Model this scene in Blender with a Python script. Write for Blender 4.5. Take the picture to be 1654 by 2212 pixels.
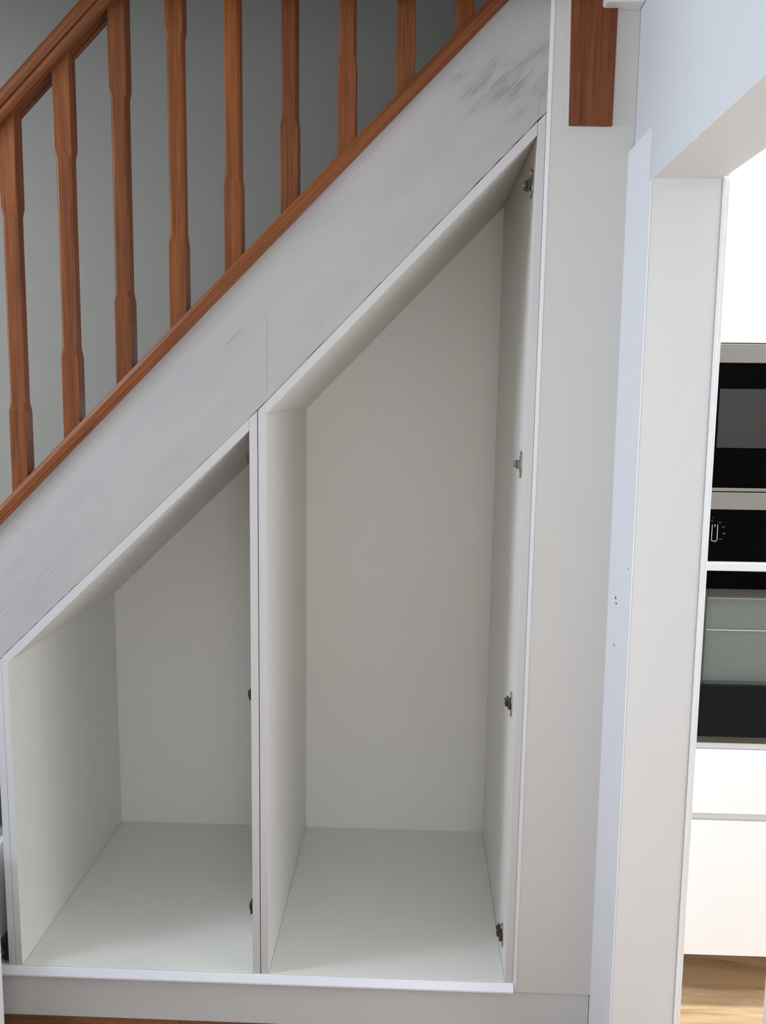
import bpy, bmesh, math, random
from mathutils import Vector, Matrix
random.seed(7)
for o in list(bpy.data.objects): bpy.data.objects.remove(o)
SC = bpy.context.scene
COL = SC.collection

# ---------------------------------------------------------------- camera
cam_d = bpy.data.cameras.new('camera'); cam = bpy.data.objects.new('camera', cam_d); COL.objects.link(cam)
cam_d.sensor_fit = 'VERTICAL'; cam_d.sensor_height = 36.0; cam_d.lens = 36.0*1950/2212
cam_d.clip_start = 0.02; cam_d.clip_end = 60
R_ = Vector((0.99922282, 0.03735822, 0.01257435)); U_ = Vector((-0.01732317, 0.12964684, 0.9914089))
F_ = Vector((-0.03540705, 0.99085623, -0.13019324))
M_ = Matrix((( R_.x, U_.x, -F_.x, 0.0), (R_.y, U_.y, -F_.y, -2.105), (R_.z, U_.z, -F_.z, 1.6), (0, 0, 0, 1)))
cam.matrix_world = M_
SC.camera = cam

# ---------------------------------------------------------------- world, lights, exposure
w = bpy.data.worlds.new('world'); SC.world = w; w.use_nodes = True
w.node_tree.nodes['Background'].inputs[0].default_value = (0.75, 0.85, 1.0, 1)
w.node_tree.nodes['Background'].inputs[1].default_value = 0.3
SC.view_settings.view_transform = 'Standard'; SC.view_settings.look = 'None'
SC.view_settings.gamma = 1.0; SC.view_settings.use_curve_mapping = False
SC.view_settings.exposure = 0.0

def area(name, loc, target, sx, sy, power, col):
    l = bpy.data.lights.new(name, 'AREA'); l.shape = 'RECTANGLE'; l.size = sx; l.size_y = sy
    l.energy = power; l.color = col
    o = bpy.data.objects.new(name, l); COL.objects.link(o); o.location = loc
    o.rotation_euler = (Vector(target)-Vector(loc)).to_track_quat('-Z', 'Y').to_euler()
    return o
# daylight through the glazed front door at the left end of the hall
area('daylight_front_door', (-3.12, -0.95, 1.40), (3, -0.95, 0.9), 0.8, 1.3, 40, (0.74, 0.87, 1.0))
# added point light high on the left, brightens cupboard floors; no lamp modelled
pl = bpy.data.lights.new('hall_high_fill', 'POINT'); pl.energy = 30; pl.shadow_soft_size = 0.13; pl.color = (0.80, 0.90, 1.0)
po_ = bpy.data.objects.new('hall_high_fill', pl); COL.objects.link(po_); po_.location = (-1.9, -0.40, 2.32)
# added fill at the stair foot, grades the wall behind the balusters; no window
area('stair_wall_fill', (-3.12, 0.38, 1.2), (3, 0.38, 1.4), 0.6, 1.5, 32, (0.82, 0.91, 1.0))
# added fill behind the camera for soft frontal light; no window modelled
area('rear_fill', (0.30, -2.8, 1.25), (0.0, 3, 1.05), 0.8, 1.2, 18, (1.0, 0.97, 0.91))
# daylight from the kitchen window, then two added fills without real fittings
area('daylight_kitchen', (3.3, -1.5, 1.05), (0.0, -1.5, 1.05), 2.3, 1.9, 36, (0.92, 0.97, 1.0))
area('kitchen_floor_fill', (2.20, -0.90, 2.45), (2.20, -0.90, 0), 1.0, 0.7, 14, (0.90, 0.96, 1.0))  # added overhead fill to brighten the kitchen floor
area('kitchen_unit_fill', (1.30, -0.06, 2.45), (1.30, -0.06, 0), 1.3, 0.2, 42, (0.90, 0.96, 1.0))  # added fill close to the unit, whitens its fronts and the floor below

# ---------------------------------------------------------------- materials
def new_mat(name):
    m = bpy.data.materials.new(name); m.use_nodes = True
    nt = m.node_tree; b = nt.nodes['Principled BSDF']
    return m, nt, b
def paint(name, col, rough=0.5, mott=0.03, bump=0.02, scale=6.0, spec=0.5):
    m, nt, b = new_mat(name); N = nt.nodes; L = nt.links
    tc = N.new('ShaderNodeTexCoord'); n = N.new('ShaderNodeTexNoise'); n.inputs['Scale'].default_value = scale
    n.inputs['Detail'].default_value = 4
    L.new(tc.outputs['Object'], n.inputs['Vector'])
    r = N.new('ShaderNodeMapRange'); r.inputs['To Min'].default_value = 1-mott; r.inputs['To Max'].default_value = 1+mott
    L.new(n.outputs['Fac'], r.inputs['Value'])
    mx = N.new('ShaderNodeVectorMath'); mx.operation = 'SCALE'; mx.inputs[0].default_value = col
    L.new(r.outputs['Result'], mx.inputs['Scale']); L.new(mx.outputs[0], b.inputs['Base Color'])
    b.inputs['Roughness'].default_value = rough; b.inputs['Specular IOR Level'].default_value = spec
    n2 = N.new('ShaderNodeTexNoise'); n2.inputs['Scale'].default_value = 90; L.new(tc.outputs['Object'], n2.inputs['Vector'])
    bp = N.new('ShaderNodeBump'); bp.inputs['Strength'].default_value = bump; bp.inputs['Distance'].default_value = 0.002
    L.new(n2.outputs['Fac'], bp.inputs['Height']); L.new(bp.outputs[0], b.inputs['Normal'])
    return m
def plain(name, col, rough=0.4, metal=0.0, spec=0.5, aniso=False):
    m, nt, b = new_mat(name)
    b.inputs['Base Color'].default_value = (*col, 1); b.inputs['Roughness'].default_value = rough
    b.inputs['Metallic'].default_value = metal; b.inputs['Specular IOR Level'].default_value = spec
    return m
def oak(name, dark, light, axis='Z', rough=0.38, scale=1.0):
    """grain runs along the object's own axis"""
    m, nt, b = new_mat(name); N = nt.nodes; L = nt.links
    tc = N.new('ShaderNodeTexCoord'); oi = N.new('ShaderNodeObjectInfo')
    ad = N.new('ShaderNodeVectorMath'); ad.operation = 'ADD'; L.new(tc.outputs['Object'], ad.inputs[0])
    cb = N.new('ShaderNodeVectorMath'); cb.operation = 'SCALE'; cb.inputs[0].default_value = (3.1, 5.7, 9.3)
    L.new(oi.outputs['Random'], cb.inputs['Scale']); L.new(cb.outputs[0], ad.inputs[1])
    mp = N.new('ShaderNodeMapping'); s = [55*scale]*3; s['XYZ'.index(axis)] = 2.2*scale
    mp.inputs['Scale'].default_value = s; L.new(ad.outputs[0], mp.inputs['Vector'])
    n = N.new('ShaderNodeTexNoise'); n.inputs['Scale'].default_value = 1; n.inputs['Detail'].default_value = 5
    n.inputs['Distortion'].default_value = 0.6; L.new(mp.outputs[0], n.inputs['Vector'])
    mp2 = N.new('ShaderNodeMapping'); s2 = [260*scale]*3; s2['XYZ'.index(axis)] = 9*scale
    mp2.inputs['Scale'].default_value = s2; L.new(ad.outputs[0], mp2.inputs['Vector'])
    n2 = N.new('ShaderNodeTexNoise'); n2.inputs['Scale'].default_value = 1; n2.inputs['Detail'].default_value = 3
    L.new(mp2.outputs[0], n2.inputs['Vector'])
    mm = N.new('ShaderNodeMath'); mm.operation = 'MULTIPLY_ADD'; mm.inputs[1].default_value = 0.45
    L.new(n2.outputs['Fac'], mm.inputs[0])
    h = N.new('ShaderNodeMath'); h.operation = 'MULTIPLY'; h.inputs[1].default_value = 0.55; L.new(n.outputs['Fac'], h.inputs[0])
    L.new(h.outputs[0], mm.inputs[2])
    cr = N.new('ShaderNodeValToRGB'); cr.color_ramp.elements[0].position = 0.33; cr.color_ramp.elements[1].position = 0.62
    cr.color_ramp.elements[0].color = (*dark, 1); cr.color_ramp.elements[1].color = (*light, 1)
    L.new(mm.outputs[0], cr.inputs['Fac'])
    hs = N.new('ShaderNodeHueSaturation'); vr = N.new('ShaderNodeMapRange')
    vr.inputs['To Min'].default_value = 0.84; vr.inputs['To Max'].default_value = 1.14
    L.new(oi.outputs['Random'], vr.inputs['Value']); L.new(vr.outputs['Result'], hs.inputs['Value'])
    L.new(cr.outputs['Color'], hs.inputs['Color']); L.new(hs.outputs[0], b.inputs['Base Color'])
    b.inputs['Roughness'].default_value = rough; b.inputs['Specular IOR Level'].default_value = 0.35
    bp = N.new('ShaderNodeBump'); bp.inputs['Strength'].default_value = 0.25; bp.inputs['Distance'].default_value = 0.0006
    L.new(n2.outputs['Fac'], bp.inputs['Height']); L.new(bp.outputs[0], b.inputs['Normal'])
    return m

def string_paint():
    """white brushed paint on the stair string, streaks along the slope, a worn grey patch high on the right"""
    m, nt, b = new_mat('brushed_white_paint'); N = nt.nodes; L = nt.links
    tc = N.new('ShaderNodeTexCoord')
    mp = N.new('ShaderNodeMapping'); mp.vector_type = 'TEXTURE'; mp.inputs['Rotation'].default_value = (0, -math.radians(45), 0)
    L.new(tc.outputs['Object'], mp.inputs['Vector'])          # local x = along the slope, z = across
    sp = N.new('ShaderNodeSeparateXYZ'); L.new(mp.outputs[0], sp.inputs[0])
    def streak(sc, lo, hi, det=4):
        k = N.new('ShaderNodeMapping'); k.inputs['Scale'].default_value = sc; L.new(mp.outputs[0], k.inputs['Vector'])
        n = N.new('ShaderNodeTexNoise'); n.inputs['Scale'].default_value = 1; n.inputs['Detail'].default_value = det
        L.new(k.outputs[0], n.inputs['Vector'])
        r = N.new('ShaderNodeMapRange'); r.inputs['From Min'].default_value = lo; r.inputs['From Max'].default_value = hi
        r.interpolation_type = 'SMOOTHSTEP'; L.new(n.outputs['Fac'], r.inputs['Value']); return r.outputs['Result']
    def math_(op, a, bb, c=None):
        q = N.new('ShaderNodeMath'); q.operation = op
        for i, v in enumerate((a, bb, c)):
            if v is None: continue
            if isinstance(v, (int, float)): q.inputs[i].default_value = v
            else: L.new(v, q.inputs[i])
        return q.outputs[0]
    def blob(u0, v0, ru, rv):
        du = math_('DIVIDE', math_('SUBTRACT', sp.outputs['X'], u0), ru); dv = math_('DIVIDE', math_('SUBTRACT', sp.outputs['Z'], v0), rv)
        d = math_('ADD', math_('MULTIPLY', du, du), math_('MULTIPLY', dv, dv))
        r = N.new('ShaderNodeMapRange'); r.interpolation_type = 'SMOOTHSTEP'
        r.inputs['From Min'].default_value = 1.0; r.inputs['From Max'].default_value = 0.1; L.new(d, r.inputs['Value'])
        return r.outputs['Result']
    s2 = 2**0.5
    def uv(x, z): return ((x+z)/s2, (z-x)/s2)
    soft = streak((3, 3, 14), 0.35, 0.7)
    base = N.new('ShaderNodeMix'); base.data_type = 'RGBA'; base.inputs['A'].default_value = (0.455, 0.445, 0.44, 1)
    base.inputs['B'].default_value = (0.40, 0.40, 0.40, 1); L.new(math_('MULTIPLY', soft, 0.7), base.inputs['Factor'])
    p1 = blob(*uv(0.145, 2.285), 0.10, 0.050); p2 = blob(*uv(0.235, 2.285), 0.13, 0.06); p3 = blob(*uv(0.10, 2.30), 0.05, 0.035)
    pm = math_('MAXIMUM', math_('MAXIMUM', p1, p2), p3)
    fine = streak((12, 12, 190), 0.46, 0.58, 7); fine2 = streak((9, 9, 26), 0.42, 0.62, 5)
    worn = math_('MULTIPLY', pm, math_('ADD', math_('MULTIPLY', math_('MULTIPLY', fine, fine2), 0.75), math_('MULTIPLY', fine2, 0.50)))
    scat = math_('MULTIPLY', streak((7, 7, 120), 0.63, 0.74, 6), 0.6)
    worn = math_('MINIMUM', math_('ADD', worn, scat), 1.0)
    mx = N.new('ShaderNodeMix'); mx.data_type = 'RGBA'; mx.inputs['B'].default_value = (0.25, 0.275, 0.285, 1)
    L.new(base.outputs['Result'], mx.inputs['A']); L.new(math_('MULTIPLY', worn, 0.85), mx.inputs['Factor'])
    L.new(mx.outputs['Result'], b.inputs['Base Color'])
    b.inputs['Roughness'].default_value = 0.42
    bp = N.new('ShaderNodeBump'); bp.inputs['Strength'].default_value = 0.35; bp.inputs['Distance'].default_value = 0.0008
    L.new(streak((10, 10, 160), 0.3, 0.7, 5), bp.inputs['Height']); L.new(bp.outputs[0], b.inputs['Normal'])
    return m

def rustic_floor():
    """pale rustic oak boards: broad soft figure along x, a few darker checks"""
    m, nt, b = new_mat('kitchen_oak_floor'); N = nt.nodes; L = nt.links
    tc = N.new('ShaderNodeTexCoord'); oi = N.new('ShaderNodeObjectInfo')
    cb = N.new('ShaderNodeVectorMath'); cb.operation = 'SCALE'; cb.inputs[0].default_value = (4.1, 6.7, 0)
    L.new(oi.outputs['Random'], cb.inputs['Scale'])
    ad = N.new('ShaderNodeVectorMath'); ad.operation = 'ADD'; L.new(tc.outputs['Object'], ad.inputs[0]); L.new(cb.outputs[0], ad.inputs[1])
    def nz(sc, dist, det):
        mp = N.new('ShaderNodeMapping'); mp.inputs['Scale'].default_value = sc; L.new(ad.outputs[0], mp.inputs['Vector'])
        n = N.new('ShaderNodeTexNoise'); n.inputs['Scale'].default_value = 1; n.inputs['Detail'].default_value = det
        n.inputs['Distortion'].default_value = dist; L.new(mp.outputs[0], n.inputs['Vector']); return n
    a = nz((2.5, 16, 16), 1.2, 5); c = nz((6, 46, 46), 1.8, 7)
    cr = N.new('ShaderNodeValToRGB'); e = cr.color_ramp.elements
    e[0].position = 0.30; e[0].color = (0.50, 0.29, 0.14, 1); e[1].position = 0.62; e[1].color = (0.78, 0.57, 0.36, 1)
    L.new(a.outputs['Fac'], cr.inputs['Fac'])
    r2 = N.new('ShaderNodeValToRGB'); q = r2.color_ramp.elements
    q[0].position = 0.27; q[0].color = (0.30, 0.17, 0.09, 1); q[1].position = 0.36; q[1].color = (1, 1, 1, 1)
    L.new(c.outputs['Fac'], r2.inputs['Fac'])
    mx = N.new('ShaderNodeMix'); mx.data_type = 'RGBA'; mx.blend_type = 'MULTIPLY'; mx.inputs['Factor'].default_value = 1.0
    L.new(cr.outputs['Color'], mx.inputs['A']); L.new(r2.outputs['Color'], mx.inputs['B']); L.new(mx.outputs['Result'], b.inputs['Base Color'])
    b.inputs['Roughness'].default_value = 0.5
    return m

M = dict(
    string=string_paint(),
    cab=paint('white_cabinet_paint', (0.79, 0.78, 0.74), 0.5, 0.015, 0.05),
    edge=paint('white_edge_paint', (0.82, 0.81, 0.81), 0.38, 0.015, 0.03),
    bead=paint('bead_paint', (0.70, 0.705, 0.72), 0.4, 0.01, 0.03),
    greige=paint('greige_paint', (0.65, 0.640, 0.618), 0.5, 0.02, 0.04),
    plinth=paint('grey_plinth_paint', (0.64, 0.645, 0.63), 0.5, 0.02, 0.04),
    wall=paint('white_wall_paint', (0.675, 0.69, 0.71), 0.7, 0.015, 0.08),
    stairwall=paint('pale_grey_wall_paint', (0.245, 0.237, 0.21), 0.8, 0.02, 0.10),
    gloss=paint('white_gloss_trim', (0.80, 0.82, 0.865), 0.28, 0.01, 0.03),
    ceil=paint('ceiling_paint', (0.82, 0.82, 0.80), 0.8, 0.01, 0.02),
    oak_z=oak('oak_upright', (0.10, 0.026, 0.005), (0.235, 0.072, 0.016), 'Z'),
    oak_x=oak('oak_rail', (0.10, 0.026, 0.006), (0.225, 0.068, 0.017), 'X'),
    oak_post=oak('oak_post', (0.09, 0.022, 0.005), (0.25, 0.07, 0.018), 'Z', 0.45, 0.7),
    floor_hall=oak('hall_oak_floor', (0.12, 0.034, 0.009), (0.24, 0.075, 0.02), 'X', 0.4, 0.6),
    floor_kit=rustic_floor(),
    metal=plain('zinc_plate', (0.40, 0.38, 0.35), 0.25, 1.0),
    dark_metal=plain('dark_hinge_clip', (0.10, 0.092, 0.08), 0.3, 0.9),
    black_pl=plain('black_plastic', (0.012, 0.013, 0.013), 0.4),
    steel=plain('brushed_steel', (0.26, 0.245, 0.23), 0.38, 1.0),
    steel_l=plain('pale_aluminium', (0.66, 0.67, 0.70), 0.45, 0.6),
    glass_b=plain('black_glass', (0.0005, 0.0005, 0.0005), 0.05, 0.0, 0.03),
    mw_win=plain('microwave_window', (0.022, 0.021, 0.020), 0.25, 0.0, 0.3),
    oven_in=paint('oven_enamel', (0.15, 0.18, 0.165), 0.35, 0.08, 0.02, 14),
    oven_fr=plain('oven_inner_frame', (0.06, 0.06, 0.05), 0.4, 0.0, 0.3),
    oven_band=plain('oven_door_glass_band', (0.006, 0.008, 0.010), 0.25, 0.0, 0.08),
    white_k=paint('kitchen_white_lacquer', (0.86, 0.89, 0.93), 0.25, 0.005, 0.0),
    print_=plain('white_print', (0.07, 0.07, 0.07), 0.5),
    dark=plain('dark_void', (0.05, 0.05, 0.045), 0.8),
    tread=oak('stair_tread', (0.25, 0.068, 0.018), (0.45, 0.16, 0.055), 'Y'),
)

# ---------------------------------------------------------------- helpers
def add_box(bm, x0, x1, y0, y1, z0, z1):
    vs = [bm.verts.new((x, y, z)) for x in (x0, x1) for y in (y0, y1) for z in (z0, z1)]
    for f in ((0,1,3,2), (4,6,7,5), (0,4,5,1), (2,3,7,6), (0,2,6,4), (1,5,7,3)): bm.faces.new([vs[i] for i in f])
def add_prism(bm, pts, y0, y1, axis='Y'):
    """polygon in (x, z) pushed along y; axis 'X': polygon in (y, z) pushed along x; 'Z': polygon (x, y) pushed along z"""
    def P(a, b, t): return {'Y': (a, t, b), 'X': (t, a, b), 'Z': (a, b, t)}[axis]
    A = [bm.verts.new(P(a, b, y0)) for a, b in pts]; B = [bm.verts.new(P(a, b, y1)) for a, b in pts]
    n = len(pts); bm.faces.new(A); bm.faces.new(B[::-1])
    for i in range(n): bm.faces.new((A[i], B[i], B[(i+1) % n], A[(i+1) % n]))
def add_cyl(bm, c, r, h, axis='Y', n=16, r2=None):
    r2 = r if r2 is None else r2
    rot = {'X': Matrix.Rotation(math.pi/2, 4, 'Y'), 'Y': Matrix.Rotation(-math.pi/2, 4, 'X'), 'Z': Matrix.Identity(4)}[axis]
    bmesh.ops.create_cone(bm, cap_ends=True, segments=n, radius1=r, radius2=r2, depth=h, matrix=Matrix.Translation(c) @ rot)
def obj(name, bm, mat, parent=None, bevel=0.0, seg=2, loc=None, rot=None, smooth=False):
    bmesh.ops.recalc_face_normals(bm, faces=bm.faces)
    me = bpy.data.meshes.new(name); bm.to_mesh(me); bm.free()
    o = bpy.data.objects.new(name, me); COL.objects.link(o); me.materials.append(mat)
    if parent: o.parent = parent
    if loc: o.location = loc
    if rot: o.rotation_euler = rot
    if bevel:
        b = o.modifiers.new('bevel', 'BEVEL'); b.width = bevel; b.segments = seg; b.limit_method = 'ANGLE'; b.angle_limit = math.radians(30)
    if smooth:
        for p in me.polygons: p.use_smooth = True
    return o
def box(name, dims, mat, parent=None, bevel=0.0, seg=2):
    """box with its own origin at its low centre, moved to where it stands"""
    x0, x1, y0, y1, z0, z1 = dims; bm = bmesh.new(); px, py, pz = (0, 0, 0)
    if parent: px, py, pz = parent.get('_org', (0, 0, 0))
    cx, cy = (x0+x1)/2, (y0+y1)/2
    add_box(bm, x0-cx, x1-cx, y0-cy, y1-cy, 0, z1-z0)
    return obj(name, bm, mat, parent, bevel, seg, loc=(cx-px, cy-py, z0-pz))
def prism(name, pts, y0, y1, mat, parent=None, bevel=0.0, axis='Y', seg=2):
    px, py, pz = (0, 0, 0)
    if parent: px, py, pz = parent.get('_org', (0, 0, 0))
    bm = bmesh.new(); add_prism(bm, pts, y0, y1, axis)
    return obj(name, bm, mat, parent, bevel, seg, loc=(-px, -py, -pz))
def thing(name, label, cat, loc=(0, 0, 0), group=None):
    o = bpy.data.objects.new(name, None); COL.objects.link(o); o.location = loc; o.empty_display_size = 0.1
    o['label'] = label; o['category'] = cat
    if group: o['group'] = group
    o['_org'] = loc
    return o
def tag(o, label, cat, group=None):
    o['label'] = label; o['category'] = cat
    if group: o['group'] = group
    return o
def struct(o, label=None):
    o['kind'] = 'structure'
    if label: o['label'] = label
    return o
def dup(o, parent, loc):
    c = o.copy(); COL.objects.link(c); c.parent = parent; c.location = loc; return c

# ---------------------------------------------------------------- key lines (metres, string face is y = 0, floor z = 0)
W = 0.4703                     # hall face of the right wall
JY = -0.178                    # far jamb of the kitchen opening
WB = 0.612                     # kitchen face of the right wall
def zU(x):                     # top of the cabinets = bottom edge of the string (two slightly different slopes)
    return 1.5572+1.0277*(x+0.371) if x > -0.371 else 0.9609+0.9626*(x+0.9891)+0.0013
def zS(x): return x+2.2675     # top edge of the string
TH = 0.029                     # plumb thickness of the cabinets' sloping tops
BACK = 0.785

# ---------------------------------------------------------------- setting
fl = struct(box('floor', (-3.2, WB-0.02, -2.9, 0.80, -0.06, -0.014), M['dark']), 'reddish oak plank floor of the hall in front of the white plinth')
def planks(parent, x0, x1, y0, y1, wy, seam, mat, lx):
    cache = {}
    k = math.floor((y0-seam)/wy)
    while seam+k*wy < y1-1e-4:
        a, b = max(y0, seam+k*wy), min(y1, seam+(k+1)*wy)
        x = x0-random.uniform(0.1, lx-0.2)
        while x < x1:
            xa, xb = max(x0, x), min(x1, x+lx)
            if xb-xa > 0.02:
                key = (round(xb-xa, 3), round(b-a, 3))
                if key not in cache:
                    bm = bmesh.new(); hx, hy = (xb-xa)/2-0.0006, (b-a)/2-0.0006
                    add_box(bm, -hx, hx, -hy, hy, -0.0138, 0)
                    o = obj('plank', bm, mat, parent); cache[key] = o
                else:
                    o = cache[key].copy(); COL.objects.link(o)
                o.location = ((xa+xb)/2-parent.location.x, (a+b)/2-parent.location.y, 0.0-parent.location.z)
            x += lx
        k += 1
planks(fl, -3.2, WB-0.02, -2.9, 0.0, 0.145, -0.085, M['floor_hall'], 1.2)
fk = struct(box('floor', (WB-0.02, 3.4, -2.9, 0.80, -0.06, -0.014), M['dark']), 'pale oak plank floor of the kitchen')
planks(fk, WB-0.02, 3.4, -2.9, 0.80, 0.192, 0.171, M['floor_kit'], 1.4)

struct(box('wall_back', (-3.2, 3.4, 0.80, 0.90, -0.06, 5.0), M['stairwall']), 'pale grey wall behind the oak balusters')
struct(box('wall_left', (-3.3, -3.2, -2.9, 0.9, -0.06, 5.0), M['wall']))
struct(box('wall_front', (-3.3, 3.5, -3.0, -2.9, -0.06, 2.470), M['wall']))
# right wall: pier, lintel, near part, and the part behind the filler panel
bm = bmesh.new()
add_prism(bm, [(0.80, -0.06), (0.80, 5.0), (-0.05, 5.0), (-0.05, 2.470), (-2.9, 2.470), (-2.9, -0.06), (-0.99, -0.06), (-0.99, 2.04), (JY, 2.04), (JY, -0.06)], W, WB, 'X')
struct(obj('wall_right', bm, M['wall'], bevel=0.002), 'white wall with the square-headed opening to the kitchen')
struct(box('ceiling', (-3.2, W, -2.9, -0.045, 2.470, 2.6), M['ceil']), 'hall ceiling')
struct(box('ceiling', (W, 3.4, -2.9, 0.80, 2.470, 2.6), M['ceil']), 'kitchen ceiling')
struct(box('wall_front', (-3.2, 3.4, -0.15, -0.05, 2.6, 5.0), M['stairwall']))
struct(box('ceiling', (-3.2, 3.4, -0.05, 0.80, 5.0, 5.1), M['stairwall']))
struct(box('wall_right', (3.4, 3.5, -2.9, 0.9, -0.06, 2.470), M['wall']))

# glazed front door at the left end, out of the photograph: frame, mullion and rails only stand where the daylight comes in
d1 = struct(box('door_1', (-3.2, -3.16, -1.98, -0.72, 0.0, 2.14), M['gloss']), 'white glazed front door')
# flat lining board on the hall side of the pier, and the slim bead on the kitchen side
bm = bmesh.new()
def taper(bm, ya, ta, yb, tb, z0, za, zb):
    A = [bm.verts.new(v) for v in ((W+0.0001, ya, z0), (W-ta, ya, z0), (W-tb, yb, z0), (W+0.0001, yb, z0))]
    B = [bm.verts.new(v) for v in ((W+0.0001, ya, za), (W-ta, ya, za), (W-tb, yb, zb), (W+0.0001, yb, zb))]
    bm.faces.new(A); bm.faces.new(B[::-1])
    for i in range(4): bm.faces.new((A[i], B[i], B[(i+1) % 4], A[(i+1) % 4]))
taper(bm, 0.0, 0.0130, -0.158, 0.0030, 0.0, 2.136, 2.146)
t1 = struct(obj('trim_1', bm, M['gloss'], bevel=0.0008), 'white lining board standing against the greige panel beside the kitchen opening')
chip_m = plain('bare_chip', (0.04, 0.04, 0.045), 0.8)
for y, z, hy, hz in ((-0.066, 1.1440, 0.006, 0.0045), (-0.072, 1.1325, 0.008, 0.0028), (-0.070, 1.0342, 0.006, 0.0022), (-0.147, 1.2265, 0.004, 0.0015)):
    t = 0.0130-0.0100*(-y/0.158)
    bm = bmesh.new(); add_prism(bm, [(y-hy, z), (y-hy*0.2, z-hz), (y+hy, z-hz*0.3), (y+hy*0.5, z+hz)], W-t-0.0003, W-t+0.0005, 'X')
    obj('paint_chip', bm, chip_m, t1)
bm = bmesh.new(); taper(bm, -0.1592, 0.0032, JY-0.0004, 0.0028, 0.0, 2.04, 2.04)
struct(obj('trim_5', bm, M['gloss'], bevel=0.0008), 'narrow white corner bead down the edge of the kitchen opening')
bm = bmesh.new(); add_box(bm, WB, WB+0.008, JY-0.003, JY+0.05, 0.0, 2.043)
add_box(bm, WB+0.0085, WB+0.015, JY-0.001, JY+0.05, 0.0, 2.043)
struct(obj('trim_2', bm, M['gloss'], bevel=0.001), 'slim white bead down the kitchen corner of the opening')
bm = bmesh.new(); add_box(bm, WB, WB+0.015, -0.99, JY-0.003, 2.043, 2.09)
struct(obj('trim_3', bm, M['gloss'], bevel=0.001), 'slim white bead over the opening on the kitchen side')
# white edging block under the landing
struct(box('trim_4', (0.386, W+0.0005, -0.05, -0.0, 2.431, 2.470), M['edge'], bevel=0.006, seg=3), 'white painted edging block above the oak newel drop')
struct(box('baseboard_front', (-1.60, W-0.014, 0.0005, 0.018, 0.0, 0.1135), M['plinth']), 'plain grey-white plinth board under the cupboards')

# ---------------------------------------------------------------- staircase
st = thing('staircase', 'white-painted closed stair string rising to the right over the open cupboards', 'staircase', (-0.37, 0.4, 0))
# string: bottom edge leaves a hair gap above the cabinets, wider where the caulk has cracked
xs = []; x = -1.95
while x < 0.272: xs.append(x); x += 0.012
def xe(z): return 0.2650+(z-0.1152)*0.004928   # left edge of the bead on the filler panel
xs = [v for v in xs if v < 0.272]+[xe(2.22)]
def gap(x):
    g = 0.0005
    if x < -0.80: g = 0.0016+0.0010*math.sin(x*190)
    elif x > 0.10: g = 0.0016+0.0013*math.sin(x*150+1)
    elif -0.80 <= x < -0.62: g = 0.0008+0.0006*math.sin(x*160)
    elif math.sin(x*47) > 0.75: g = 0.0016
    return max(g, 0.0003)
pts = [(x, zU(x)+gap(x)) for x in xs]+[(xe(2.54), zS(xe(2.54))), (-1.95, zS(-1.95))]
s_ob = prism('string', pts, 0.0, 0.032, M['string'], st)
# hairline cracks in the filler (real slivers of dark filler standing 0.2 mm proud)
bm = bmesh.new()
add_prism(bm, [(0.2557, 2.214), (0.2566, 2.214), (0.2572, 2.232), (0.2566, 2.252), (0.2562, 2.232)], -0.0003, 0.001)
crk = plain('crack_line', (0.28, 0.27, 0.26), 0.8)
o = obj('filler_crack', bm, crk, st, loc=(0.37, -0.4, 0)); o['label'] = 'thin grey hairline crack beside the filler panel'
bm = bmesh.new(); add_prism(bm, [(-0.3490, 1.60), (-0.3486, 1.60), (-0.3482, 1.78), (-0.3486, 1.78)], -0.0002, 0.001)
o = obj('filler_crack', bm, crk, st, loc=(0.37, -0.4, 0)); o['label'] = 'faint upright hairline crack in mid string'
for k in range(1, 13):
    zk = 0.2*k; xk = zk-2.24
    box('tread', (xk-0.02, xk+0.205, 0.033, 0.798, zk-0.026, zk), M['tread'], st, 0.004)
    box('riser', (xk, xk+0.012, 0.033, 0.798, zk-0.1999+0.0, zk-0.0261), M['edge'], st)
box('landing_board', (0.16, W-0.001, 0.033, 0.798, 2.56, 2.60), M['tread'], st)

# ---------------------------------------------------------------- balustrade
ba = thing('balustrade', 'oak stair balustrade with stop-chamfered square balusters between sloping rails', 'balustrade', (-0.37, 0.03, 1.9))
def along(name, profile, length, mid, mat, parent, bev=0.0015):
    """profile in (y, n): n is square to the slope, swept along the slope; own x axis runs up the slope"""
    bm = bmesh.new(); add_prism(bm, profile, -length/2, length/2, 'X')
    org = parent['_org']
    return obj(name, bm, mat, parent, bev, loc=(mid[0]-org[0], mid[1]-org[1], mid[2]-org[2]), rot=(0, -math.radians(45), 0))
L_ = 2.62; xm = -0.66
rail = [(-0.011, 0.0), (0.0, 0.0), (0.053, 0.0), (0.062, 0.006), (0.062, 0.026), (0.055, 0.032), (0.047, 0.032), (0.047, 0.028),
        (0.013, 0.028), (0.013, 0.0325), (-0.003, 0.0325), (-0.0095, 0.0245), (-0.0105, 0.0225), (-0.0125, 0.0215), (-0.0125, 0.007), (-0.0105, 0.0055)]
along('base_rail', rail, L_, (xm, 0.0, zS(xm)), M['oak_x'], ba, 0.0009)
hand = [(0.004, 0.0), (0.012, 0.0), (0.012, 0.004), (0.050, 0.004), (0.050, 0.0), (0.056, 0.0), (0.062, 0.008), (0.062, 0.016), (0.058, 0.020),
        (0.066, 0.028), (0.067, 0.040), (0.060, 0.052), (0.046, 0.058), (0.028, 0.060), (0.012, 0.058), (0.0, 0.051),
        (-0.009, 0.041), (-0.012, 0.030), (-0.009, 0.0225), (-0.004, 0.0205), (-0.0095, 0.015), (-0.0095, 0.008), (-0.003, 0.001)]
along('handrail', hand, L_, (xm, 0.0, xm+3.146), M['oak_x'], ba, 0.0012)
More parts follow.
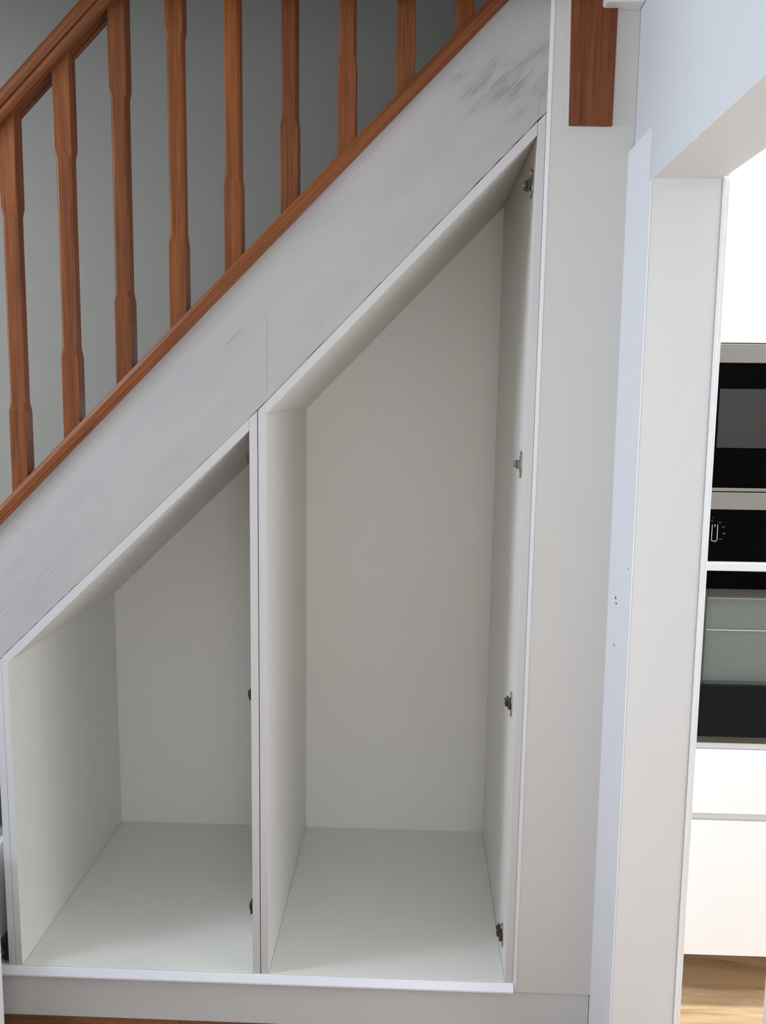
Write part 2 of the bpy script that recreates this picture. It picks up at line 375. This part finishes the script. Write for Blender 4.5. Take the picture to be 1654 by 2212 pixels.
def baluster_mesh():
    """square ends cut on the rake, the middle slimmer with chamfered corners"""
    h = 0.0205; m_ = 0.0182; c = 0.0048
    bm = bmesh.new(); rings = []
    zb, zt = 0.036, 0.882
    def ring(hw, ch, z, rake=False):
        r = []
        for sx, sy, first in ((-1, -1, 0), (1, -1, 1), (1, 1, 0), (-1, 1, 1)):
            a = (sx*hw, sy*(hw-ch)); b_ = (sx*(hw-ch), sy*hw)
            for p in ((a, b_) if not first else (b_, a)):
                r.append(bm.verts.new((p[0], p[1], z+(p[0] if rake else 0))))
        rings.append(r)
    ring(h, 0.0012, zb, True); ring(h, 0.0012, 0.219); ring(m_+0.0008, 0.0038, 0.234); ring(m_, c, 0.242)
    ring(m_, c, 0.668); ring(m_+0.0008, 0.0038, 0.676); ring(h, 0.0012, 0.691); ring(h, 0.0012, zt, True)
    bm.faces.new(rings[0][::-1]); bm.faces.new(rings[-1])
    for a, b_ in zip(rings, rings[1:]):
        for i in range(8): bm.faces.new((a[i], a[(i+1) % 8], b_[(i+1) % 8], b_[i]))
    return bm
first = None
bxs = [-1.074]+[-0.945+0.1295*k for k in range(0, 11)]
for xb in bxs:
    loc = (xb-ba['_org'][0], 0.0305-ba['_org'][1], zS(xb)+0.0045-ba['_org'][2])
    if first is None: first = obj('baluster', baluster_mesh(), M['oak_z'], ba, 0.0007, 1, loc=loc)
    else: dup(first, ba, loc)

# ---------------------------------------------------------------- cupboards under the stairs
def hinge_plate(parent, x, y, z, side=-1, clip=True):
    """cruciform mounting plate screwed to a side panel whose face looks to -x (side=-1)"""
    org = parent['_org']; s = side
    bm = bmesh.new(); pts = []
    for k in range(24):
        a = 2*math.pi*k/24; pts.append((0.0200*math.cos(a), 0.0330*math.sin(a)))
    add_prism(bm, pts, 0, s*0.0022, 'X')
    p = obj('hinge_plate', bm, M['metal'], parent, 0.0004, 1, loc=(x-org[0], y-org[1], z-org[2]))
    bm = bmesh.new(); add_prism(bm, [(-0.012, -0.010), (-0.012, 0.010), (0.012, 0.010), (0.040, 0.008), (0.040, -0.010), (0.012, -0.011)], s*0.0023, s*0.0095, 'X')
    add_prism(bm, [(0.004, -0.0075), (0.004, 0.009), (0.036, 0.005), (0.036, -0.0085)], s*0.0096, s*0.0150, 'X')
    obj('arm_mount', bm, M['dark_metal'], p, 0.0006, 1)
    for dz in (-0.022, 0.022):
        bm = bmesh.new(); add_cyl(bm, (s*0.0031, 0, dz), 0.0042, 0.0018, 'X', 12)
        obj('screw_head', bm, M['steel_l'], p, 0.0003, 1)
    bm = bmesh.new(); add_cyl(bm, (s*0.0160, 0.020, 0), 0.0034, 0.0018, 'X', 12)
    obj('adjuster_screw', bm, M['steel_l'], p)
    return p

# right cupboard; its right side leans a few millimetres like the photographed one
rc = thing('understairs_cupboard', 'taller open white cupboard under the stairs with four hinge plates on its right side', 'cupboard', (-0.05, 0.39, 0.114), 'open cupboards under the stairs')
iL, oL = -0.351, -0.3698
def riL(z): return 0.2462+(z-0.13)*0.0049        # inner face of the right side
def roR(z): return 0.2649+(z-0.1152)*0.004928    # outer face
zi = (zU(0)-TH+1.0277*0.2563)                    # inner top right
xr = riL(2.17); xo = roR(2.2)
Y0, Y1 = 0.0005, BACK
prism('side_panel', [(oL, 0.118), (iL, 0.118), (iL, zU(iL)-TH+0.0), (oL, zU(oL)-0.0002)], Y0, Y1, M['cab'], rc, 0.0008)
prism('side_panel', [(riL(0.118), 0.118), (roR(0.118), 0.118), (xo, zU(xo)-0.001), (xr+0.0009, zU(xr)-0.001)], Y0, Y1, M['cab'], rc, 0.0008)
prism('top_panel', [(oL+0.0004, zU(oL)-0.0002), (iL+0.0004, zU(iL)-TH), (xr, zU(xr)-TH), (xr, zU(xr)-0.0004)], Y0, Y1, M['cab'], rc, 0.0008)
prism('base_panel', [(iL+0.0002, 0.118), (riL(0.118)-0.0002, 0.118), (riL(0.138)-0.0002, 0.1375), (iL+0.0002, 0.1375)], 0.0022, Y1, M['cab'], rc, 0.0015)
prism('back_panel', [(oL, 0.118), (roR(0.118), 0.118), (xo, zU(xo)-0.002), (oL, zU(oL)-0.002)], Y1+0.0003, Y1+0.008, M['cab'], rc)
for z, y in ((2.0835, 0.066), (1.4345, 0.074), (0.8310, 0.088), (0.2065, 0.091)):
    hinge_plate(rc, riL(z)-0.0001, y, z)
# left cupboard
lc = thing('understairs_cupboard', 'lower open white cupboard left of the centre upright under the stair slope', 'cupboard', (-0.69, 0.39, 0.114), 'open cupboards under the stairs')
a0, a1 = -0.3905, -0.3722
def liL(z): return -0.9860+(0.0055 if z < 0.3 else 0.0)-(z-0.14)*0.004
b1_, b0_ = -0.9855, -1.0035
prism('side_panel', [(a0, 0.118), (a1, 0.118), (a1, zU(a1)-0.0002), (a0, zU(a0)-0.0002)], Y0, Y1, M['cab'], lc, 0.0008)
prism('side_panel', [(b0_+0.003, 0.118), (b1_+0.002, 0.118), (b1_-0.003, zU(b1_-0.003)-TH), (b0_-0.001, zU(b0_-0.001)-0.0002)], Y0, Y1, M['cab'], lc, 0.0008)
prism('top_panel', [(b0_-0.0006, zU(b0_)-0.0004), (b1_-0.0026, zU(b1_-0.0026)-TH), (a0-0.0008, zU(a0)-TH), (a0-0.0008, zU(a0)-0.0004)], Y0, Y1, M['cab'], lc, 0.0008)
prism('base_panel', [(b1_+0.0022, 0.118), (a0-0.0002, 0.118), (a0-0.0002, 0.1375), (b1_+0.0022, 0.1375)], 0.0022, Y1, M['cab'], lc, 0.0015)
prism('back_panel', [(b0_+0.003, 0.118), (a1, 0.118), (a1, zU(a1)-0.002), (b0_-0.001, zU(b0_)-0.002)], Y1+0.0003, Y1+0.008, M['cab'], lc)
for z in (1.4415, 0.857, 0.293): hinge_plate(lc, a0-0.0001, 0.036, z)
# third unit, all but its right edge outside the photograph
tc_ = thing('understairs_cupboard', 'pull-out cupboard at the far left edge, only its right side visible', 'cupboard', (-1.3, 0.39, 0.114))
c1, c0 = -1.0215, -1.0050
prism('side_panel', [(c1+0.003, 0.118), (c0+0.003, 0.118), (c0, zU(c0)-0.0004), (c1-0.001, zU(c1)-0.0004)], Y0, Y1, M['cab'], tc_, 0.0008)
prism('side_panel', [(-1.60, 0.118), (-1.582, 0.118), (-1.582, zU(-1.582)-0.03), (-1.60, zU(-1.60)-0.001)], Y0, Y1, M['cab'], tc_, 0.0008)
prism('base_panel', [(-1.5815, 0.118), (c1+0.0028, 0.118), (c1+0.0028, 0.1375), (-1.5815, 0.1375)], 0.0022, Y1, M['cab'], tc_, 0.001)
prism('top_panel', [(-1.5815, zU(-1.5815)-0.0008), (-1.5815, zU(-1.5815)-TH), (c1-0.0012, zU(c1)-TH), (c1-0.0012, zU(c1)-0.0008)], Y0, Y1, M['cab'], tc_)
prism('back_panel', [(-1.60, 0.118), (c1, 0.118), (c1, zU(c1)-0.03), (-1.60, zU(-1.6)-0.03)], Y1+0.0003, Y1+0.008, M['cab'], tc_)
# black runner screwed low on that side, seen in the gap beside the pull-out
bm = bmesh.new(); add_box(bm, c1-0.010, c1+0.0025, 0.003, 0.60, 0.146, 0.172); add_box(bm, c1-0.016, c1-0.0102, 0.003, 0.60, 0.150, 0.158)
add_prism(bm, [(0.003, 0.172), (0.05, 0.172), (0.035, 0.196), (0.018, 0.188), (0.003, 0.200)], c1-0.014, c1+0.0024, 'X')
o = obj('runner', bm, M['black_pl'], tc_, 0.0008, 1, loc=(1.3, -0.39, -0.114)); o['label'] = 'black drawer runner'
po = thing('pull_out_drawer', 'white pull-out drawer front standing open at the bottom left edge', 'drawer', (-1.2, -0.2, 0.02))
prism('drawer_front', [(-1.52, 0.012), (-0.8885, 0.012), (-0.8905, 0.62), (-0.8905, 0.80), (-1.52, 0.30)], -0.320, -0.300, M['gloss'], po, 0.0012)
box('drawer_side', (-1.067, -1.049, -0.299, 0.42, 0.19, 0.44), M['edge'], po, 0.001)
box('drawer_side', (-1.555, -1.537, -0.299, 0.42, 0.19, 0.30), M['edge'], po, 0.001)
box('drawer_base', (-1.536, -1.068, -0.299, 0.42, 0.19, 0.202), M['edge'], po)
box('drawer_back', (-1.536, -1.068, 0.402, 0.42, 0.203, 0.30), M['edge'], po)

# bottom rail in front of the cupboards
tag(prism('bottom_rail', [(0.0, 0.1375), (-0.0035, 0.1365), (-0.0135, 0.1205), (-0.0135, 0.1160), (0.0, 0.1150)], -1.59, 0.2668, M['gloss'], axis='X', bevel=0.0008),
    'narrow white edge strip running below the open cupboards on top of the plinth', 'trim')
# greige filler panel with its bevelled left edge
fp = thing('filler_panel', 'tall greige panel between the right cupboard and the kitchen opening', 'panel', (0.37, 0.0, 0.115))
prism('panel_board', [(0.2745, 0.1154), (W-0.0005, 0.1150), (W-0.0005, 2.469), (0.2862, 2.469)], -0.0052, 0.030, M['greige'], fp, 0.0003)
bm = bmesh.new()
for z, xa, xb in ((0.1152, 0.2652, 0.2744),):
    z2, xa2, xb2 = 2.469, 0.2768, 0.2861
    A = [bm.verts.new(v) for v in ((xa, -0.0004, z), (xb-0.0012, -0.0060, z), (xb, -0.0052, z), (xb, 0.0, z), (xa, 0.0, z))]
    B = [bm.verts.new(v) for v in ((xa2, -0.0004, z2), (xb2-0.0012, -0.0060, z2), (xb2, -0.0052, z2), (xb2, 0.0, z2), (xa2, 0.0, z2))]
    bm.faces.new(A); bm.faces.new(B[::-1])
    for i in range(5): bm.faces.new((A[i], B[i], B[(i+1) % 5], A[(i+1) % 5]))
o = obj('edge_bead', bm, M['bead'], fp, loc=(-0.37, 0, -0.115)); o['label'] = 'white painted bevel down the left edge'
# oak newel drop
npst = thing('newel_post', 'dark oak newel post end hanging against the greige panel', 'post', (0.37, -0.01, 2.19))
prism('post', [(0.3230, 2.1905), (0.4180, 2.1885), (0.4195, 2.469), (0.3185, 2.469)], -0.0150, -0.0054, M['oak_post'], npst, 0.0012)
bm = bmesh.new()
add_prism(bm, [(0.3216, 2.189), (0.3231, 2.189), (0.3187, 2.469), (0.3172, 2.469)], -0.0090, -0.0054); add_box(bm, 0.3218, 0.4182, -0.0070, -0.0054, 2.1868, 2.1883)
o = obj('paint_line', bm, M['edge'], npst, loc=(-0.37, 0.01, -2.19)); o['label'] = 'thin line of white paint round the post end'

# ---------------------------------------------------------------- kitchen
K = 0.12
ho = thing('oven_housing', 'tall glossy white kitchen unit housing the microwave and the oven', 'cabinet', (0.96, 0.42, 0.15))
x0, x1 = 0.66, 1.26
bx = lambda n, d, m, p, b=0.0, s=2: box(n, d, m, p, b, s)
bx('side_panel', (x0, x0+0.018, K+0.022, 0.70, 0.150, 2.45), M['white_k'], ho)
bx('side_panel', (x1-0.018, x1, K+0.022, 0.70, 0.150, 2.45), M['white_k'], ho)
bx('back_panel', (x0+0.0182, x1-0.0182, 0.69, 0.70, 0.150, 2.45), M['white_k'], ho)
for z in (0.150, 0.715, 1.300-0.0, 1.735, 2.432): bx('shelf', (x0+0.0182, x1-0.0182, K+0.022, 0.689, z, z+0.016), M['white_k'], ho)
bx('door', (x0, x1, K, K+0.021, 1.731, 2.448), M['white_k'], ho, 0.0015)
def drawer_front(z0, z1):
    # flat front; above it a recessed grip rail
    bx('drawer_front', (x0, x1, K, K+0.021, z0, z1-0.0165), M['white_k'], ho, 0.0012)
    bx('grip_rail', (x0, x1, K+0.0095, K+0.0205, z1-0.0160, z1-0.0005), M['steel_l'], ho, 0.001)
drawer_front(0.5425, 0.7290); drawer_front(0.1520, 0.5385)
for k, x in enumerate((0.70, 1.22)):
    for y in (0.30, 0.62):
        bm = bmesh.new(); add_cyl(bm, (x-0.96, y-0.42, -0.0755), 0.016, 0.147, 'Z', 14); obj('foot', bm, M['black_pl'], ho)
# microwave
mw = thing('microwave', 'built-in steel and black glass microwave in the white kitchen unit', 'microwave', (0.96, 0.30, 1.318))
bx('case', (x0+0.03, x1-0.03, K+0.024, 0.50, 1.318, 1.726), M['black_pl'], mw)
bx('steel_band', (x0, x1, K-0.001, K+0.020, 1.6835, 1.7285), M['steel'], mw, 0.001)
bx('glass_door', (x0, x1, K+0.001, K+0.020, 1.3825, 1.6825), M['glass_b'], mw, 0.001)
bx('window_pane', (0.7295, 1.10, K+0.0002, K+0.00095, 1.4795, 1.6215), M['mw_win'], mw, 0.0003)  # its dark grey stands in for the scene reflected in the window
bx('chrome_strip', (x0, x1, K-0.0005, K+0.020, 1.3735, 1.3815), M['steel'], mw, 0.0008)
bx('steel_band', (x0, x1, K-0.001, K+0.020, 1.3285, 1.3710), M['steel'], mw, 0.001)
# oven
ov = thing('oven', 'built-in black glass oven with rotary knob below the microwave', 'oven', (0.96, 0.30, 0.735))
bx('case', (x0+0.03, x1-0.03, K+0.060, 0.62, 0.735, 1.298), M['black_pl'], ov)
bx('control_panel', (x0, x1, K, K+0.021, 1.1995, 1.3275), M['glass_b'], ov, 0.001)
hb = bx('handle', (x0, x1, K-0.020, K+0.0195, 1.1790, 1.1990), M['steel_l'], ov, 0.0015)
# door: outer frame round the window, pale inner glass behind, shelf wires
bm = bmesh.new()
org = ov['_org']
def rb(bm, a, b, c, d, e, f): add_box(bm, a-org[0], b-org[0], c-org[1], d-org[1], e-org[2], f-org[2])
rb(bm, x0, x1, K, K+0.012, 1.1300, 1.1785); rb(bm, x0, x0+0.055, K, K+0.012, 0.8820, 1.1300); rb(bm, x1-0.055, x1, K, K+0.012, 0.8820, 1.1300)
obj('door_frame', bm, M['glass_b'], ov)
bx('lower_glass_band', (x0, x1, K, K+0.012, 0.7480, 0.8818), M['oven_band'], ov, 0.0006)
bx('bottom_vent', (x0+0.004, x1-0.004, K+0.004, K+0.030, 0.7310, 0.7470), M['oven_fr'], ov)
bx('inner_glass', (x0+0.02, x1-0.02, K+0.034, K+0.040, 0.86, 1.15), M['oven_in'], ov)
bm = bmesh.new()
rb(bm, x0+0.056, x0+0.075, K+0.014, K+0.033, 0.875, 1.13); rb(bm, x1-0.075, x1-0.056, K+0.014, K+0.033, 0.875, 1.13)
rb(bm, x0+0.076, x1-0.076, K+0.014, K+0.033, 1.108, 1.13); rb(bm, x0+0.076, x1-0.076, K+0.014, K+0.033, 0.875, 0.884)
obj('inner_frame', bm, M['oven_fr'], ov, 0.001)
bm = bmesh.new()
for z, r in ((1.018, 0.0013), (1.100, 0.0010)): add_cyl(bm, (0, K+0.030-org[1], z-org[2]), r, x1-x0-0.16, 'X', 8)
obj('rack_wire', bm, M['steel_l'], ov)
kn = None
bm = bmesh.new(); add_box(bm, -0.0068, 0.0068, -0.024, 0.0, -0.0205, 0.0205)
kn = obj('knob', bm, M['glass_b'], ov, 0.002, 2, loc=(0.7290-org[0], K-0.0002-org[1], 1.2740-org[2]))
bm = bmesh.new()
for a, b, c, d in ((-0.0072, -0.0060, -0.019, 0.0205), (0.0060, 0.0072, -0.019, 0.0205), (-0.0060, 0.0060, -0.0207, -0.0195)):
    add_box(bm, a, b, -0.0248, -0.0242, c, d)
add_box(bm, -0.0007, 0.0007, -0.0248, -0.0242, 0.0145, 0.0205)
obj('chrome_outline', bm, M['steel_l'], kn)
# printed cooking symbols round the knob, flat print a hair proud of the glass
bm = bmesh.new(); yp0, yp1 = K-0.0003-org[1], K-0.00002-org[1]
def bar(cx, cz, dx, dz, wd=0.0006):
    n = Vector((dx, dz)); l = n.length; t = Vector((-n.y, n.x))/l*wd/2; a = Vector((cx, cz))-n/2; b = Vector((cx, cz))+n/2
    add_prism(bm, [tuple(a-t), tuple(b-t), tuple(b+t), tuple(a+t)], yp0, yp1)
def sym(x, z, kind):
    x -= org[0]; z -= org[2]
    if kind == 'o':
        for k in range(8):
            a = math.pi/4*k; bar(x+0.002*math.cos(a), z+0.002*math.sin(a), -0.0017*math.sin(a), 0.0017*math.cos(a))
    else:
        if kind in 'ab': bar(x-0.0034, z, 0, 0.004); bar(x+0.0034, z, 0, 0.004)
        if kind == 'a': bar(x-0.001, z, 0.0018, 0.003); bar(x+0.001, z, -0.0018, 0.003); bar(x, z-0.0005, 0.002, 0)
        if kind == 'b': bar(x, z+0.0016, 0.004, 0); bar(x, z-0.0016, 0.004, 0); bar(x, z, 0.003, 0.002)
        if kind == 'c': bar(x, z, 0.007, 0); bar(x, z+0.0015, 0.006, 0.0004); bar(x, z-0.0015, 0.006, -0.0004)
        if kind == 'u': bar(x-0.0015, z, 0.002, -0.0025); bar(x+0.0015, z, 0.002, 0.0025)
        if kind == 'l': bar(x, z, 0.005, -0.001)
for x, z, k in ((0.7300, 1.2995, 'o'), (0.7480, 1.2960, 'a'), (0.7575, 1.2850, 'b'), (0.7595, 1.2690, 'c'), (0.7530, 1.2550, 'a'), (0.7375, 1.2465, 'u'),
                (0.7185, 1.2465, 'l'), (0.7125, 1.2960, 'l'), (0.7305, 1.3075, 'u')): sym(x, z, k)
obj('dial_print', bm, M['print_'], ov)
# the unit to the right of it and the run behind, just outside the photograph
ku = thing('fridge_housing', 'tall white kitchen unit to the right of the oven housing', 'cabinet', (1.57, 0.42, 0.15))
bx('carcass', (1.264, 1.862, K+0.022, 0.70, 0.150, 2.45), M['white_k'], ku)
bx('door', (1.264, 1.862, K, K+0.021, 0.152, 1.10), M['white_k'], ku, 0.0015); bx('door', (1.264, 1.862, K, K+0.021, 1.104, 2.448), M['white_k'], ku, 0.0015)
for x in (1.30, 1.82):
    bm = bmesh.new(); add_cyl(bm, (x-1.57, -0.12, -0.0755), 0.016, 0.147, 'Z', 14); obj('foot', bm, M['black_pl'], ku)

# the cupboards' front edges carry a slightly greyer edge lipping
lip = paint('edge_lipping', (0.60, 0.59, 0.595), 0.4, 0.01, 0.02)
for cup in (rc, lc, tc_):
    for o in cup.children:
        if o.name.split('.')[0] in ('side_panel', 'top_panel'):
            o.data.materials.append(lip)
            for p in o.data.polygons:
                if p.normal.y < -0.9: p.material_index = 1
for o in bpy.data.objects:
    if '_org' in o: del o['_org']
